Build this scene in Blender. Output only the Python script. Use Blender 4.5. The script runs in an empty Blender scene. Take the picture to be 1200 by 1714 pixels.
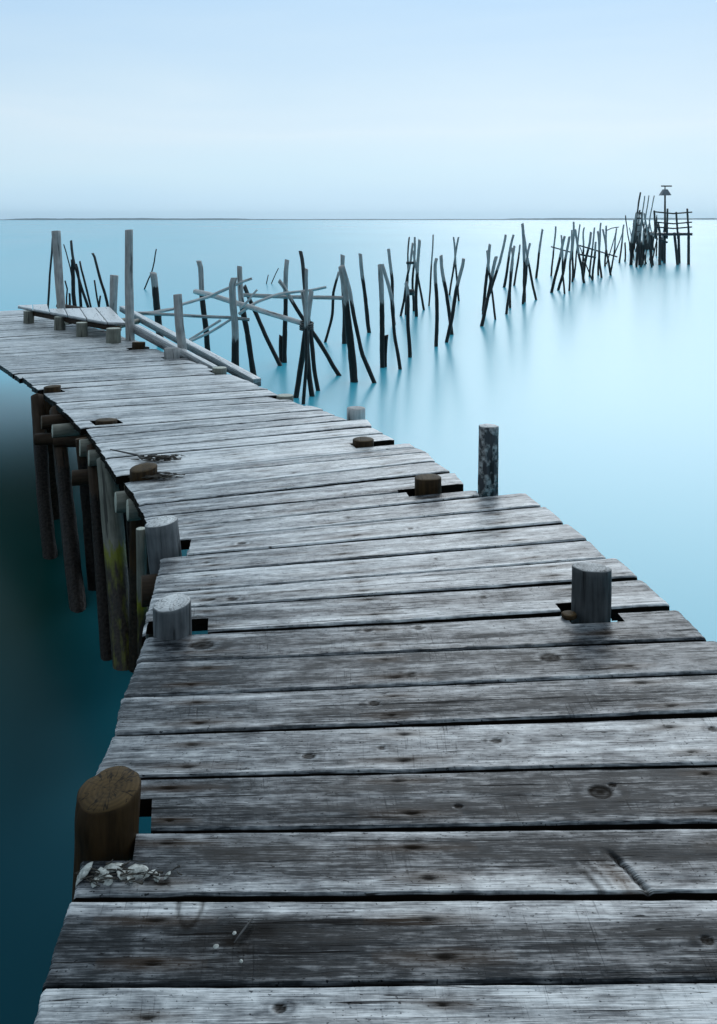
import bpy, bmesh, math, random
from mathutils import Vector, noise

random.seed(7)
scene = bpy.context.scene
COL = scene.collection
F, HC, HY, CX = 1500.0, 1.35, 367.0, 600.0     # focal length, eye height, horizon row, centre column (photo pixels)
WZ = -1.0                                       # water level; the deck top is z = 0
HW = HC - WZ
TIDE = WZ + 1.10                                # top of the dark tide band on the stakes


def at_depth(x, y, Y):
    return Vector(((x - CX) / F * Y, Y, HC - (y - HY) / F * Y))


def on_deck(x, y, z=0.0):
    return at_depth(x, y, F * (HC - z) / (y - HY))


def on_water(x, y):
    return at_depth(x, y, F * HW / (y - HY))


def N(x, y, z=0.0):
    return noise.noise(Vector((x, y, z)))


def smooth(a, b, x):
    t = min(1.0, max(0.0, (x - a) / (b - a)))
    return t * t * (3 - 2 * t)


# ------------------------------------------------------------------ naming
def tag(o, label=None, cat=None, group=None, kind=None):
    if label: o['label'] = label
    if cat: o['category'] = cat
    if group: o['group'] = group
    if kind: o['kind'] = kind
    return o


def empty(name, loc=(0, 0, 0)):
    o = bpy.data.objects.new(name, None)
    o.empty_display_size = 0.1
    o.location = loc
    COL.objects.link(o)
    return o


def link_mesh(name, verts, faces, mat, parent=None, attrs=None, smooth_shade=True):
    me = bpy.data.meshes.new(name)
    me.from_pydata([tuple(v) for v in verts], [], faces)
    for an, vals in (attrs or {}).items():
        if vals and hasattr(vals[0], '__len__'):
            a = me.attributes.new(an, 'FLOAT_VECTOR', 'POINT')
            flat = [c for v in vals for c in v]
            a.data.foreach_set('vector', flat)
        else:
            a = me.attributes.new(an, 'FLOAT', 'POINT')
            a.data.foreach_set('value', vals)
    me.materials.append(mat)
    if smooth_shade:
        me.polygons.foreach_set('use_smooth', [True] * len(me.polygons))
    me.update()
    o = bpy.data.objects.new(name, me)
    COL.objects.link(o)
    if parent is not None:
        o.parent = parent
        o.location = -Vector(parent.location)
    return o


# ------------------------------------------------------------------ materials
def new_mat(name):
    m = bpy.data.materials.new(name)
    m.use_nodes = True
    nt = m.node_tree
    for n in list(nt.nodes):
        nt.nodes.remove(n)
    out = nt.nodes.new('ShaderNodeOutputMaterial')
    b = nt.nodes.new('ShaderNodeBsdfPrincipled')
    nt.links.new(b.outputs[0], out.inputs['Surface'])
    return m, nt, b


class NB:
    """small node helper"""
    def __init__(self, nt): self.nt = nt

    def link(self, a, b): self.nt.links.new(a, b)

    def attr(self, name, vec=False):
        n = self.nt.nodes.new('ShaderNodeAttribute')
        n.attribute_name = name
        return n.outputs['Vector' if vec else 'Fac']

    def vmul(self, v, s):
        n = self.nt.nodes.new('ShaderNodeVectorMath')
        n.operation = 'MULTIPLY'
        self.link(v, n.inputs[0])
        n.inputs[1].default_value = s
        return n.outputs[0]

    def noise(self, v, scale=1.0, detail=3.0, rough=0.5, dist=0.0):
        n = self.nt.nodes.new('ShaderNodeTexNoise')
        self.link(v, n.inputs['Vector'])
        n.inputs['Scale'].default_value = scale
        n.inputs['Detail'].default_value = detail
        n.inputs['Roughness'].default_value = rough
        n.inputs['Distortion'].default_value = dist
        return n.outputs['Fac']

    def math(self, op, a, b=None, c=None, clamp=False):
        n = self.nt.nodes.new('ShaderNodeMath')
        n.operation = op
        n.use_clamp = clamp
        for i, x in enumerate((a, b, c)):
            if x is None: continue
            if isinstance(x, (int, float)): n.inputs[i].default_value = x
            else: self.link(x, n.inputs[i])
        return n.outputs[0]

    def maprange(self, v, a, b, c=0.0, d=1.0):
        n = self.nt.nodes.new('ShaderNodeMapRange')
        self.link(v, n.inputs[0])
        for i, x in enumerate((a, b, c, d)):
            n.inputs[i + 1].default_value = x
        return n.outputs[0]

    def ramp(self, v, stops):
        n = self.nt.nodes.new('ShaderNodeValToRGB')
        cr = n.color_ramp
        while len(cr.elements) < len(stops):
            cr.elements.new(0.5)
        for e, (p, c) in zip(cr.elements, stops):
            e.position = p
            e.color = (c[0], c[1], c[2], 1)
        self.link(v, n.inputs[0])
        return n.outputs[0]

    def mix(self, fac, a, b, mode='MIX'):
        n = self.nt.nodes.new('ShaderNodeMix')
        n.data_type = 'RGBA'
        n.blend_type = mode
        for sock, x in ((n.inputs[0], fac), (n.inputs[6], a), (n.inputs[7], b)):
            if isinstance(x, (int, float)): sock.default_value = x
            elif isinstance(x, tuple): sock.default_value = (x[0], x[1], x[2], 1)
            else: self.link(x, sock)
        return n.outputs[2]

    def bump(self, h, strength, dist):
        n = self.nt.nodes.new('ShaderNodeBump')
        n.inputs['Strength'].default_value = strength
        n.inputs['Distance'].default_value = dist
        self.link(h, n.inputs['Height'])
        return n.outputs[0]


def plank_material():
    m, nt, b = new_mat('weathered_plank')
    k = NB(nt)
    pc = k.attr('pc', True)
    tone = k.attr('tone')
    stain = k.attr('stain')  # nail and knot stains, plus painted shade on the board sides
    band = k.noise(k.vmul(pc, (1.1, 20, 1)), 1, 4, 0.55, 0.6)
    grain = k.noise(k.vmul(pc, (10, 240, 1)), 1, 5, 0.65, 0.5)
    fine = k.noise(k.vmul(pc, (22, 620, 1)), 1, 2, 0.5)
    blotch = k.noise(k.vmul(pc, (5.5, 17, 1)), 1, 5, 0.62, 0.5)
    saw = k.noise(k.vmul(pc, (230, 9, 1)), 1, 2, 0.5)
    sawm = k.noise(k.vmul(pc, (6, 5, 2)), 1, 2, 0.5)
    sawk = k.math('MULTIPLY', k.maprange(saw, 0.60, 0.74), k.maprange(sawm, 0.48, 0.68))
    s = k.math('MULTIPLY_ADD', k.math('SUBTRACT', band, 0.5), 0.8, tone)
    s = k.math('MULTIPLY_ADD', k.math('SUBTRACT', grain, 0.5), 0.85, s)
    s = k.math('MULTIPLY_ADD', k.math('SUBTRACT', fine, 0.5), 0.6, s)
    s = k.math('MULTIPLY_ADD', k.math('SUBTRACT', blotch, 0.5), 0.85, s)
    mott = k.noise(k.vmul(pc, (26, 44, 11)), 1, 5, 0.65, 0.3)
    s = k.math('MULTIPLY_ADD', k.math('SUBTRACT', mott, 0.5), 0.6, s)
    s = k.math('MULTIPLY_ADD', sawk, -0.20, s)
    gl = k.maprange(k.noise(k.vmul(pc, (3.2, 130, 3)), 1, 3, 0.55, 0.15), 0.44, 0.56, -.5, .5)
    s = k.math('MULTIPLY_ADD', gl, 0.10, s)
    wear = k.maprange(k.noise(k.vmul(pc, (10, 21, 5)), 1, 6, 0.72, 0.5), 0.47, 0.57, -.5, .5)     # ragged worn patches
    s = k.math('MULTIPLY_ADD', wear, 0.05, s)
    speck = k.maprange(k.noise(k.vmul(pc, (95, 170, 7)), 1, 2, 0.5), 0.66, 0.70)
    s = k.math('MULTIPLY_ADD', speck, -0.34, s)
    col = k.ramp(s, [(0.0, (0.007, 0.009, 0.011)), (0.25, (0.030, 0.034, 0.039)),
                     (0.48, (0.115, 0.126, 0.140)), (0.68, (0.32, 0.335, 0.35)), (0.92, (0.70, 0.715, 0.725))])
    warm = k.noise(k.vmul(pc, (2.2, 6, 1)), 1, 2, 0.5)
    col = k.mix(k.maprange(warm, 0.55, 0.78, 0, 0.14), col, (0.20, 0.155, 0.115), 'MIX')
    crack = k.noise(k.vmul(pc, (2.6, 95, 1)), 1, 2, 0.4, 0.2)
    crk = k.maprange(crack, 0.325, 0.30)
    crack2 = k.noise(k.vmul(pc, (1.3, 60, 9)), 1, 1, 0.4, 0.1)
    crk = k.math('MAXIMUM', crk, k.math('MULTIPLY', k.maprange(k.math('ABSOLUTE', k.math('SUBTRACT', crack2, .5)), 0.006, 0.003),
                                        k.maprange(k.noise(k.vmul(pc, (3, 8, 4)), 1, 1, .5), .47, .55)))
    col = k.mix(k.math('MULTIPLY', crk, 0.88), col, (0.012, 0.011, 0.011))
    rust = k.attr('rust')
    col = k.mix(rust, col, (0.11, 0.06, 0.028))
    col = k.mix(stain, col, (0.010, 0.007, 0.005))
    k.link(col, b.inputs['Base Color'])
    rg = k.maprange(s, 0.1, 0.9, 0.24, 0.36)
    k.link(rg, b.inputs['Roughness'])
    sp_ = k.math('MULTIPLY', k.maprange(s, 0.25, 0.9, 0.08, 1.0), k.math('MULTIPLY_ADD', stain, -.95, 1.0))
    sp_ = k.math('MULTIPLY', sp_, k.math('MULTIPLY_ADD', crk, -.8, 1.0))
    k.link(sp_, b.inputs['Specular IOR Level'])
    h = k.math('ADD', k.math('MULTIPLY', grain, 0.7), k.math('MULTIPLY', fine, 0.3))
    h = k.math('MULTIPLY_ADD', crk, -0.9, h)
    h = k.math('MULTIPLY_ADD', sawk, -0.25, h)
    k.link(k.bump(h, 0.6, 0.0016), b.inputs['Normal'])
    return m


def pole_material(name, dry_a, dry_b, wet_a, wet_b, end_a, end_b, rough=0.6, bump=0.6, algae=None, spec=.35):
    """pc = (around in m, along in m, seed); wet 0..1; endf 1 on the sawn top; er = radius on that top"""
    m, nt, b = new_mat(name)
    k = NB(nt)
    pc = k.attr('pc', True)
    wet = k.attr('wet')
    endf = k.attr('endf')
    er = k.attr('er')
    streak = k.noise(k.vmul(pc, (60, 5, 1)), 1, 4, 0.6, 0.3)
    blotch = k.noise(k.vmul(pc, (14, 9, 1)), 1, 4, 0.6)
    f = k.math('ADD', k.math('MULTIPLY', streak, 0.6), k.math('MULTIPLY', blotch, 0.4))
    dry = k.ramp(k.maprange(f, 0.32, 0.68), [(0, dry_a), (1, dry_b)])
    crack = k.maprange(k.noise(k.vmul(pc, (38, 1.8, 1.7)), 1, 3, 0.5), 0.37, 0.33)
    dry = k.mix(k.math('MULTIPLY', crack, 0.8), dry, tuple(c * 0.15 for c in dry_a))
    lump = k.noise(k.vmul(pc, (55, 60, 1)), 1, 3, 0.6)
    wetc = k.ramp(k.maprange(lump, 0.35, 0.7), [(0, wet_a), (1, wet_b)])
    edge = k.math('MULTIPLY_ADD', k.math('SUBTRACT', k.noise(k.vmul(pc, (35, 8, 1)), 1, 3, 0.6), 0.5), 0.9, wet)
    wf = k.maprange(edge, 0.42, 0.58)
    if algae:
        al = k.math('MULTIPLY', k.maprange(edge, 0.30, 0.5), k.maprange(edge, 1.0, 0.7))
        wetc = k.mix(al, wetc, algae)
    side = k.mix(wf, dry, wetc)
    rings = nt.nodes.new('ShaderNodeTexWave')
    rings.wave_type = 'BANDS'
    cmb = nt.nodes.new('ShaderNodeCombineXYZ')
    k.link(er, cmb.inputs[0])
    nn = k.math('MULTIPLY', k.noise(k.vmul(pc, (12, 12, 1)), 1, 2, 0.5), 0.012)
    k.link(nn, cmb.inputs[1])
    cm2 = nt.nodes.new('ShaderNodeVectorMath')
    cm2.operation = 'DOT_PRODUCT'
    k.link(cmb.outputs[0], cm2.inputs[0])
    cm2.inputs[1].default_value = (1, 1, 0)
    cm3 = nt.nodes.new('ShaderNodeCombineXYZ')
    k.link(cm2.outputs['Value'], cm3.inputs[0])
    k.link(cm3.outputs[0], rings.inputs['Vector'])
    rings.inputs['Scale'].default_value = 28
    rings.inputs['Distortion'].default_value = 1.2
    endt = k.math('ADD', k.math('MULTIPLY', rings.outputs['Fac'], 0.14), k.math('MULTIPLY', blotch, 0.86))
    endc = k.ramp(k.maprange(endt, 0.3, 0.7), [(0, end_a), (1, end_b)])
    sx = nt.nodes.new('ShaderNodeSeparateXYZ')
    k.link(pc, sx.inputs[0])
    an = k.math('ARCTAN2', sx.outputs[0], sx.outputs[1])
    cv = nt.nodes.new('ShaderNodeCombineXYZ')
    k.link(k.math('MULTIPLY', an, 2.4), cv.inputs[0]); k.link(sx.outputs[2], cv.inputs[1]); k.link(k.math('MULTIPLY', er, 14), cv.inputs[2])
    rc = k.maprange(k.math('ABSOLUTE', k.math('SUBTRACT', k.noise(cv.outputs[0], 1, 2, .5), .5)), .022, .006)      # radial drying cracks
    endc = k.mix(k.math('MULTIPLY', rc, .85), endc, tuple(c * .12 for c in end_a))
    chk = k.maprange(k.noise(k.vmul(pc, (30, 30, 1)), 1, 4, 0.65, 1.0), 0.60, 0.66)
    endc = k.mix(k.math('MULTIPLY', chk, .3), endc, tuple(c * .2 for c in end_a))
    col = k.mix(endf, side, endc)
    k.link(col, b.inputs['Base Color'])
    r = k.math('MULTIPLY_ADD', wf, -0.1, rough)
    k.link(r, b.inputs['Roughness'])
    b.inputs['Specular IOR Level'].default_value = spec
    h = k.math('ADD', k.math('MULTIPLY', streak, 0.6), k.math('MULTIPLY', k.math('MULTIPLY', lump, wf), 1.2))
    h = k.math('MULTIPLY_ADD', crack, -0.8, h)
    k.link(k.bump(h, bump, 0.006), b.inputs['Normal'])
    return m


def plain_material(name, a, c, scale, rough):
    m, nt, b = new_mat(name)
    k = NB(nt)
    tc = nt.nodes.new('ShaderNodeTexCoord')
    f = k.noise(tc.outputs['Object'], scale, 4, 0.6)
    k.link(k.ramp(k.maprange(f, 0.3, 0.7), [(0, a), (1, c)]), b.inputs['Base Color'])
    b.inputs['Roughness'].default_value = rough
    k.link(k.bump(f, 0.4, 0.003), b.inputs['Normal'])
    return m


M_PLANK = plank_material()
BLK = (0.006, 0.0055, 0.0055)
BLK2 = (0.02, 0.018, 0.017)
M_STAKE = pole_material('grey_stake_wood', (0.20, 0.20, 0.20), (0.52, 0.51, 0.50), BLK, BLK2,
                        (0.2, 0.2, 0.2), (0.42, 0.42, 0.42))
M_DARK = pole_material('dark_stake_wood', (0.02, 0.02, 0.022), (0.09, 0.088, 0.086), BLK, BLK2,
                       (0.1, 0.1, 0.1), (0.2, 0.2, 0.2))
M_PALE = pole_material('bleached_stake_wood', (0.38, 0.38, 0.375), (0.74, 0.735, 0.73), BLK, BLK2,
                       (0.3, 0.3, 0.3), (0.5, 0.5, 0.5))
M_POST = pole_material('grey_post_wood', (0.045, 0.05, 0.056), (0.18, 0.19, 0.20), (0.010, 0.009, 0.008), (0.05, 0.04, 0.03),
                       (0.36, 0.37, 0.38), (0.80, 0.81, 0.81), algae=(0.14, 0.15, 0.01))
M_POSTD = pole_material('dark_grey_post_wood', (0.02, 0.021, 0.023), (0.10, 0.103, 0.107), (0.010, 0.009, 0.008), (0.05, 0.04, 0.03),
                        (0.14, 0.14, 0.14), (0.62, 0.62, 0.62), spec=.2)
M_BROWN = pole_material('brown_post_wood', (0.008, 0.005, 0.003), (0.06, 0.034, 0.014), (0.010, 0.008, 0.006), (0.04, 0.03, 0.02),
                        (0.028, 0.017, 0.006), (0.10, 0.062, 0.024), spec=.12)
M_PILE = pole_material('green_tinted_pile_wood', (0.075, 0.078, 0.062), (0.25, 0.25, 0.21), (0.012, 0.009, 0.006), (0.045, 0.032, 0.022),
                       (0.42, 0.45, 0.38), (0.62, 0.64, 0.56), algae=(0.16, 0.17, 0.012))
M_PILED = pole_material('dark_pile_wood', (0.018, 0.011, 0.007), (0.065, 0.042, 0.027), (0.005, 0.004, 0.0035), (0.026, 0.021, 0.018),
                        (0.08, 0.05, 0.03), (0.16, 0.11, 0.07), bump=1.0, spec=.12)
M_SCALY = pole_material('flaking_bark_wood', (0.03, 0.03, 0.033), (0.09, 0.09, 0.10), (0.02, 0.02, 0.022), (0.5, 0.5, 0.5),
                        (0.6, 0.6, 0.6), (0.75, 0.75, 0.75), bump=1.0)
M_SHELL = plain_material('shell', (0.10, 0.11, 0.10), (0.70, 0.72, 0.68), 75, 0.45)
M_WEED = plain_material('dried_seaweed', (0.012, 0.011, 0.009), (0.05, 0.042, 0.03), 40, 0.6)


# ------------------------------------------------------------------ round poles
def tube(name, pts, radii, mat, parent=None, seg=12, rough=0.06, seed=None, wet=None, top_tilt=(0, 0),
         step=0.12, cap_base=True, jog=0.0, bulge=None):
    """one pole along pts (first = top end). wet(point) -> 0..1."""
    if seed is None: seed = random.uniform(0, 900)
    P = [Vector(p) for p in pts]
    d = [0.0]
    for a, c in zip(P, P[1:]):
        d.append(d[-1] + (c - a).length)
    L = d[-1]
    n = max(2, int(L / step))
    cen, rad = [], []
    for i in range(n + 1):
        s = L * i / n
        j = 0
        while j < len(d) - 2 and d[j + 1] < s: j += 1
        t = (s - d[j]) / max(1e-6, d[j + 1] - d[j])
        cen.append(P[j].lerp(P[j + 1], t))
        rad.append(radii[j] * (1 - t) + radii[j + 1] * t)
    if jog:
        for i in range(1, n + 1):
            s = L * i / n
            cen[i] = cen[i] + Vector((N(s * 1.3, seed, 1), N(s * 1.3, seed, 5), 0)) * jog
    verts, faces, pc, wv, ef, er = [], [], [], [], [], []

    def frame(i):
        t = (cen[min(n, i + 1)] - cen[max(0, i - 1)]).normalized()
        a = t.cross(Vector((0, 1, 0)))
        if a.length < 0.2: a = t.cross(Vector((1, 0, 0)))
        a.normalize()
        return t, a, t.cross(a)

    for i in range(n + 1):
        t, a, c = frame(i)
        s = L * i / n
        for j in range(seg):
            th = 2 * math.pi * j / seg
            q = 1 + rough * 1.6 * N(math.cos(th) * 1.3 + seed, math.sin(th) * 1.3, s * 1.2) \
                + rough * 0.9 * N(math.cos(th) * 3 + seed, math.sin(th) * 3, s * 7)
            r = rad[i] * q
            if bulge: r *= bulge(s, th)
            p = cen[i] + (a * math.cos(th) + c * math.sin(th)) * r
            if i == 0:
                p += t * -(math.cos(th) * top_tilt[0] + math.sin(th) * top_tilt[1]) * rad[0]
            verts.append(p)
            pc.append((th * rad[i], s, seed))
            wv.append(wet(p) if wet else 0.0)
            ef.append(0.0); er.append(0.0)
    for i in range(n):
        for j in range(seg):
            k = (j + 1) % seg
            faces.append((i * seg + j, i * seg + k, (i + 1) * seg + k, (i + 1) * seg + j))

    def cap(i, flip, inset=0.004):
        base = i * seg
        t, a, c = frame(i)
        mid = sum((verts[base + j] for j in range(seg)), Vector()) / seg
        out = -t if not flip else t
        ids = []
        for fr, up in ((0.94, 0.003), (0.55, 0.0035), (0.2, 0.0035)):
            ids.append(len(verts))
            for j in range(seg):
                v = mid + (verts[base + j] - mid) * fr + out * min(up, rad[i] * 0.06)
                verts.append(v)
                w = v - mid
                pc.append((w.dot(a), w.dot(c), seed)); wv.append(wet(v) if wet else 0.0)
                ef.append(1.0); er.append(w.length)
        ids.append(len(verts))
        verts.append(mid + out * min(0.0035, rad[i] * 0.06)); pc.append((0, 0, seed)); wv.append(0.0); ef.append(1.0); er.append(0.0)
        rings = [base] + ids[:-1]
        for r0, r1 in zip(rings, rings[1:]):
            for j in range(seg):
                k = (j + 1) % seg
                f = (r0 + j, r1 + j, r1 + k, r0 + k)
                faces.append(f if not flip else f[::-1])
        for j in range(seg):
            k = (j + 1) % seg
            f = (rings[-1] + j, ids[-1], rings[-1] + k)
            faces.append(f if not flip else f[::-1])

    cap(0, False)
    if cap_base: cap(n, True)
    return link_mesh(name, verts, faces, mat, parent, {'pc': pc, 'wet': wv, 'endf': ef, 'er': er})


def tide_wet(level=TIDE, soft=0.35):
    return lambda p: min(1.0, max(0.0, 0.5 + (level - p.z) / soft))


STAKES = []


def stake(pix, w, label, name='wooden_stake', mat=None, cat='stake', group='stakes standing in the water', tide=TIDE,
          w2=None, base=None, lean=0.0, rough=0.1, tilt=None):
    """pix: photo pixels from the top to where it enters the water; w = width in photo pixels"""
    if base is None: base = F * HW / (pix[-1][1] - HY)
    y0, y1 = pix[0][1], pix[-1][1]
    pts = [at_depth(x, y, base + lean * (y1 - y) / max(1, y1 - y0)) for x, y in pix]
    w2 = w2 or w * 1.15
    rr = []
    for (x, y) in pix:
        t = (y - y0) / max(1e-6, y1 - y0)
        rr.append((w * (1 - t) + w2 * t) / 2 / F * base)
    dirn = (pts[-1] - pts[-2]).normalized()
    if pts[-1].z < WZ + 0.3:
        pts.append(pts[-1] + dirn * (0.45 / max(0.3, -dirn.z)))
        rr.append(rr[-1])
    top = tilt if tilt else (random.uniform(-.5, .5), random.uniform(-.4, .4))
    o = tube(name, pts, rr, mat or M_STAKE, None, seg=10 if w > 4 else 8, rough=rough * 1.5, wet=tide_wet(tide + random.uniform(-.08, .08)),
             top_tilt=top, step=0.10 if w > 4 else 0.2, jog=0.045 if base > 11 else 0.012)
    tag(o, label, cat, group)
    return o


# ------------------------------------------------------------------ water, far shore
def build_setting():
    m, nt, b = new_mat('still_water')
    k = NB(nt)
    tc = nt.nodes.new('ShaderNodeTexCoord')
    f = k.noise(k.vmul(tc.outputs['Object'], (0.05, 0.02, 1)), 1, 3, 0.5)
    open_c = k.ramp(k.maprange(f, 0.3, 0.7), [(0, WATER_A), (1, WATER_B)])
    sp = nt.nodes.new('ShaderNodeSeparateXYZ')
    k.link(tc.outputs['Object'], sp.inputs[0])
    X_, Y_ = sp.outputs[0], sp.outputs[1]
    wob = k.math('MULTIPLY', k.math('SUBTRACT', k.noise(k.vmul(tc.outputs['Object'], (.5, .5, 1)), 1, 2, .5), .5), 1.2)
    sh = k.maprange(k.math('ADD', k.math('MULTIPLY_ADD', Y_, .30, X_), wob), 1.6, -0.4)      # pier's shade painted into the water colour beside and under it
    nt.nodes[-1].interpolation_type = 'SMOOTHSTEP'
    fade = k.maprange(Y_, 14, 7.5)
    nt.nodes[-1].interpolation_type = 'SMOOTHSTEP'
    pier_shade = k.math('MULTIPLY', sh, fade)
    pier_shade_c = k.mix(k.maprange(Y_, 3.2, 5.2), WATER_SHADE, (0.002, 0.034, 0.030))  # painted shade, deeper and greener farther under the deck
    k.link(k.mix(pier_shade, open_c, pier_shade_c), b.inputs['Base Color'])
    k.link(k.maprange(pier_shade, 0, 1, WATER_IOR, 1.2), b.inputs['IOR'])
    k.link(k.maprange(pier_shade, 0, 1, .5, .1), b.inputs['Specular IOR Level'])  # less shine where the pier's shade is painted in
    k.link(k.maprange(f, 0.3, 0.7, 0.22, 0.26), b.inputs['Roughness'])
    S = 4850
    vs, fs = [], []
    rows = [-60, -20, -6, 0, 4, 8, 14, 24, 45, 90, 200, 600, 2000, S]
    cols = [-S, -1500, -300, -80, -25, -8, 0, 8, 25, 80, 300, 1500, S]
    for yy in rows:
        for xx in cols: vs.append((xx, yy, WZ))
    nc = len(cols)
    for i in range(len(rows) - 1):
        for j in range(nc - 1):
            fs.append((i * nc + j, i * nc + j + 1, (i + 1) * nc + j + 1, (i + 1) * nc + j))
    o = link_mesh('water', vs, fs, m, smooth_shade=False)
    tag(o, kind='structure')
    # low land on the horizon, a long bank with a real depth
    hm = plain_material('far_land', (0.03, 0.05, 0.06), (0.06, 0.08, 0.085), 0.004, 0.9)

    def shore(x0, x1, Y, h, seed, deep):
        n = 90
        V, Fc = [], []
        for i in range(n + 1):
            t = i / n
            X = x0 + (x1 - x0) * t
            e = smooth(0, 0.12, t) * smooth(1, 0.88, t)
            hh = h * e * (0.45 + 0.55 * abs(N(t * 5, seed)) + 0.25 * N(t * 23, seed + 4) + 0.35)
            hh = max(0.2, hh)
            V += [(X, Y, WZ - 0.5), (X, Y + deep * 0.3, WZ + hh), (X, Y + deep * 0.7, WZ + hh * 0.9), (X, Y + deep, WZ - 0.5)]
        for i in range(n):
            a = i * 4
            for q in range(3):
                Fc.append((a + q, a + q + 1, a + q + 5, a + q + 4)[::-1])
        oo = link_mesh('hills', V, Fc, hm)
        tag(oo, kind='structure')
    shore(-1500, 1000, 2700, 1.3, 3.1, 300)
    shore(-1750, -450, 4150, 7, 8.7, 500)
    shore(650, 1900, 4200, 8, 14.2, 500)
    shore(-900, 2000, 4300, 3.5, 21.0, 400)


def build_haze():
    m = bpy.data.materials.new('pale_air')
    m.use_nodes = True
    nt = m.node_tree
    for n in list(nt.nodes): nt.nodes.remove(n)
    out = nt.nodes.new('ShaderNodeOutputMaterial')
    v = nt.nodes.new('ShaderNodeVolumePrincipled')
    v.inputs['Color'].default_value = (.62, .86, 1.0, 1)
    v.inputs['Density'].default_value = HAZE
    v.inputs['Anisotropy'].default_value = 0.7
    nt.links.new(v.outputs[0], out.inputs['Volume'])
    B = 4900
    z0, z1 = WZ - 1, 34
    vs = [(-B, -B, z0), (B, -B, z0), (B, B, z0), (-B, B, z0), (-B, -B, z1), (B, -B, z1), (B, B, z1), (-B, B, z1)]
    fs = [(3, 2, 1, 0), (4, 5, 6, 7), (0, 1, 5, 4), (1, 2, 6, 5), (2, 3, 7, 6), (3, 0, 4, 7)]
    o = link_mesh('haze', vs, fs, m, smooth_shade=False)
    tag(o, kind='stuff')


# ------------------------------------------------------------------ boardwalk
# gap lines in photo pixels, nearest first: x1, y1, x2, y2, width of the gap at x1 and x2 in metres
GAPS = [
    (0, 1846, 1200, 1830, .015, .018),
    (70, 1649, 1200, 1640, .015, .017),
    (120, 1501, 1116, 1495, .016, .019),
    (250, 1387, 1116, 1378, .012, .021),
    (240, 1299, 1116, 1279, .009, .019),
    (190, 1229, 1116, 1196, .002, .014),
    (204, 1166, 1116, 1128, .007, .014),
    (232, 1107, 1116, 1071, .006, .014),
    (240, 1063, 1116, 1015, .010, .024),
    (248, 1020, 1070, 966, .003, .018),
    (255, 993, 1013, 934, .003, .005),
    (261, 961, 984, 901, .006, .020),
    (270, 931, 944, 873, .008, .015),
    (275, 905, 905, 846, .003, .016),
    (255, 886, 803, 830, .008, .016),
    (242, 865, 780, 813, .007, .014),
    (232, 845, 753, 789, .007, .012),
    (224, 826, 728, 771, .003, .006),
    (206, 803, 715, 757, .010, .008),
    (197, 795, 690, 748, .004, .004),
    (188, 782, 664, 738, .005, .010),
    (176, 766, 641, 724, .010, .010),
    (170, 754, 622, 713, .006, .009),
    (161, 741, 581, 703, .006, .012),
    (154, 730, 560, 694, .006, .010),
    (146, 716, 540, 685, .016, .006),
    (125, 705, 509, 679, .006, .008),
    (116, 694, 490, 670, .005, .008),
    (105, 685.5, 462, 662, .006, .012),
    (95, 675, 447, 652.5, .007, .012),
    (84, 667, 430, 645, .008, .01),
    (84, 659, 419, 637.5, .006, .008),
    (84, 651.5, 399, 630, .01, .012),
]
# left and right ends of each plank in photo pixels: (x far, x near)
LEFT = [(75, 20), (118, 70), (146, 122), (157, 146), (190, 157), (204, 191), (231, 206), (246, 227), (247, 237), (256, 248),
        (263, 256), (270, 264), (318, 312), (262, 268), (242, 253), (232, 242), (224, 232), (206, 224), (194, 198), (187, 194),
        (177, 186), (169, 176), (161, 169), (153, 161), (146, 152), (124, 133), (116, 124), (105, 115), (95, 105), (84, 95),
        (76, 85), (66, 76)]
RIGHT = [None, None, None, None, None, None, None, (1130, 1184), (1071, 1124), (1031, 1069), (984, 1014), (950, 984), (912, 943), (878, 906),
         (792, 803), (760, 779), (728, 753), (715, 728), (694, 714), (680, 694), (641, 665), (622, 641), (614, 622), (561, 581), (540, 560),
         (520, 540), (490, 509), (463, 490), (450, 466), (430, 448), (419, 432), (399, 418)]

PROFILE = {  # tone across the board, far edge to near edge
    1: [.66, .60, .30, .14, .18, .26, .26, .34],
    2: [.55, .30, .24, .26, .34, .52, .64],
    3: [.38, .32, .32, .36, .26, .24, .55],
    4: [.60, .62, .60, .56, .58, .60],
    5: [.52, .42, .40, .36, .42, .48],
    6: [.42, .36, .36, .40, .58],
    7: [.52, .44, .40, .46, .5],
}

NOTCH = []   # (X, Y, left, right, far, near) cut-outs round the posts in board-aligned metres


def line_at(g, x):
    x1, y1, x2, y2 = g[:4]
    t = (x - x1) / (x2 - x1)
    return y1 + (y2 - y1) * t, g[4] + (g[5] - g[4]) * min(1.2, max(-.2, t))


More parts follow.
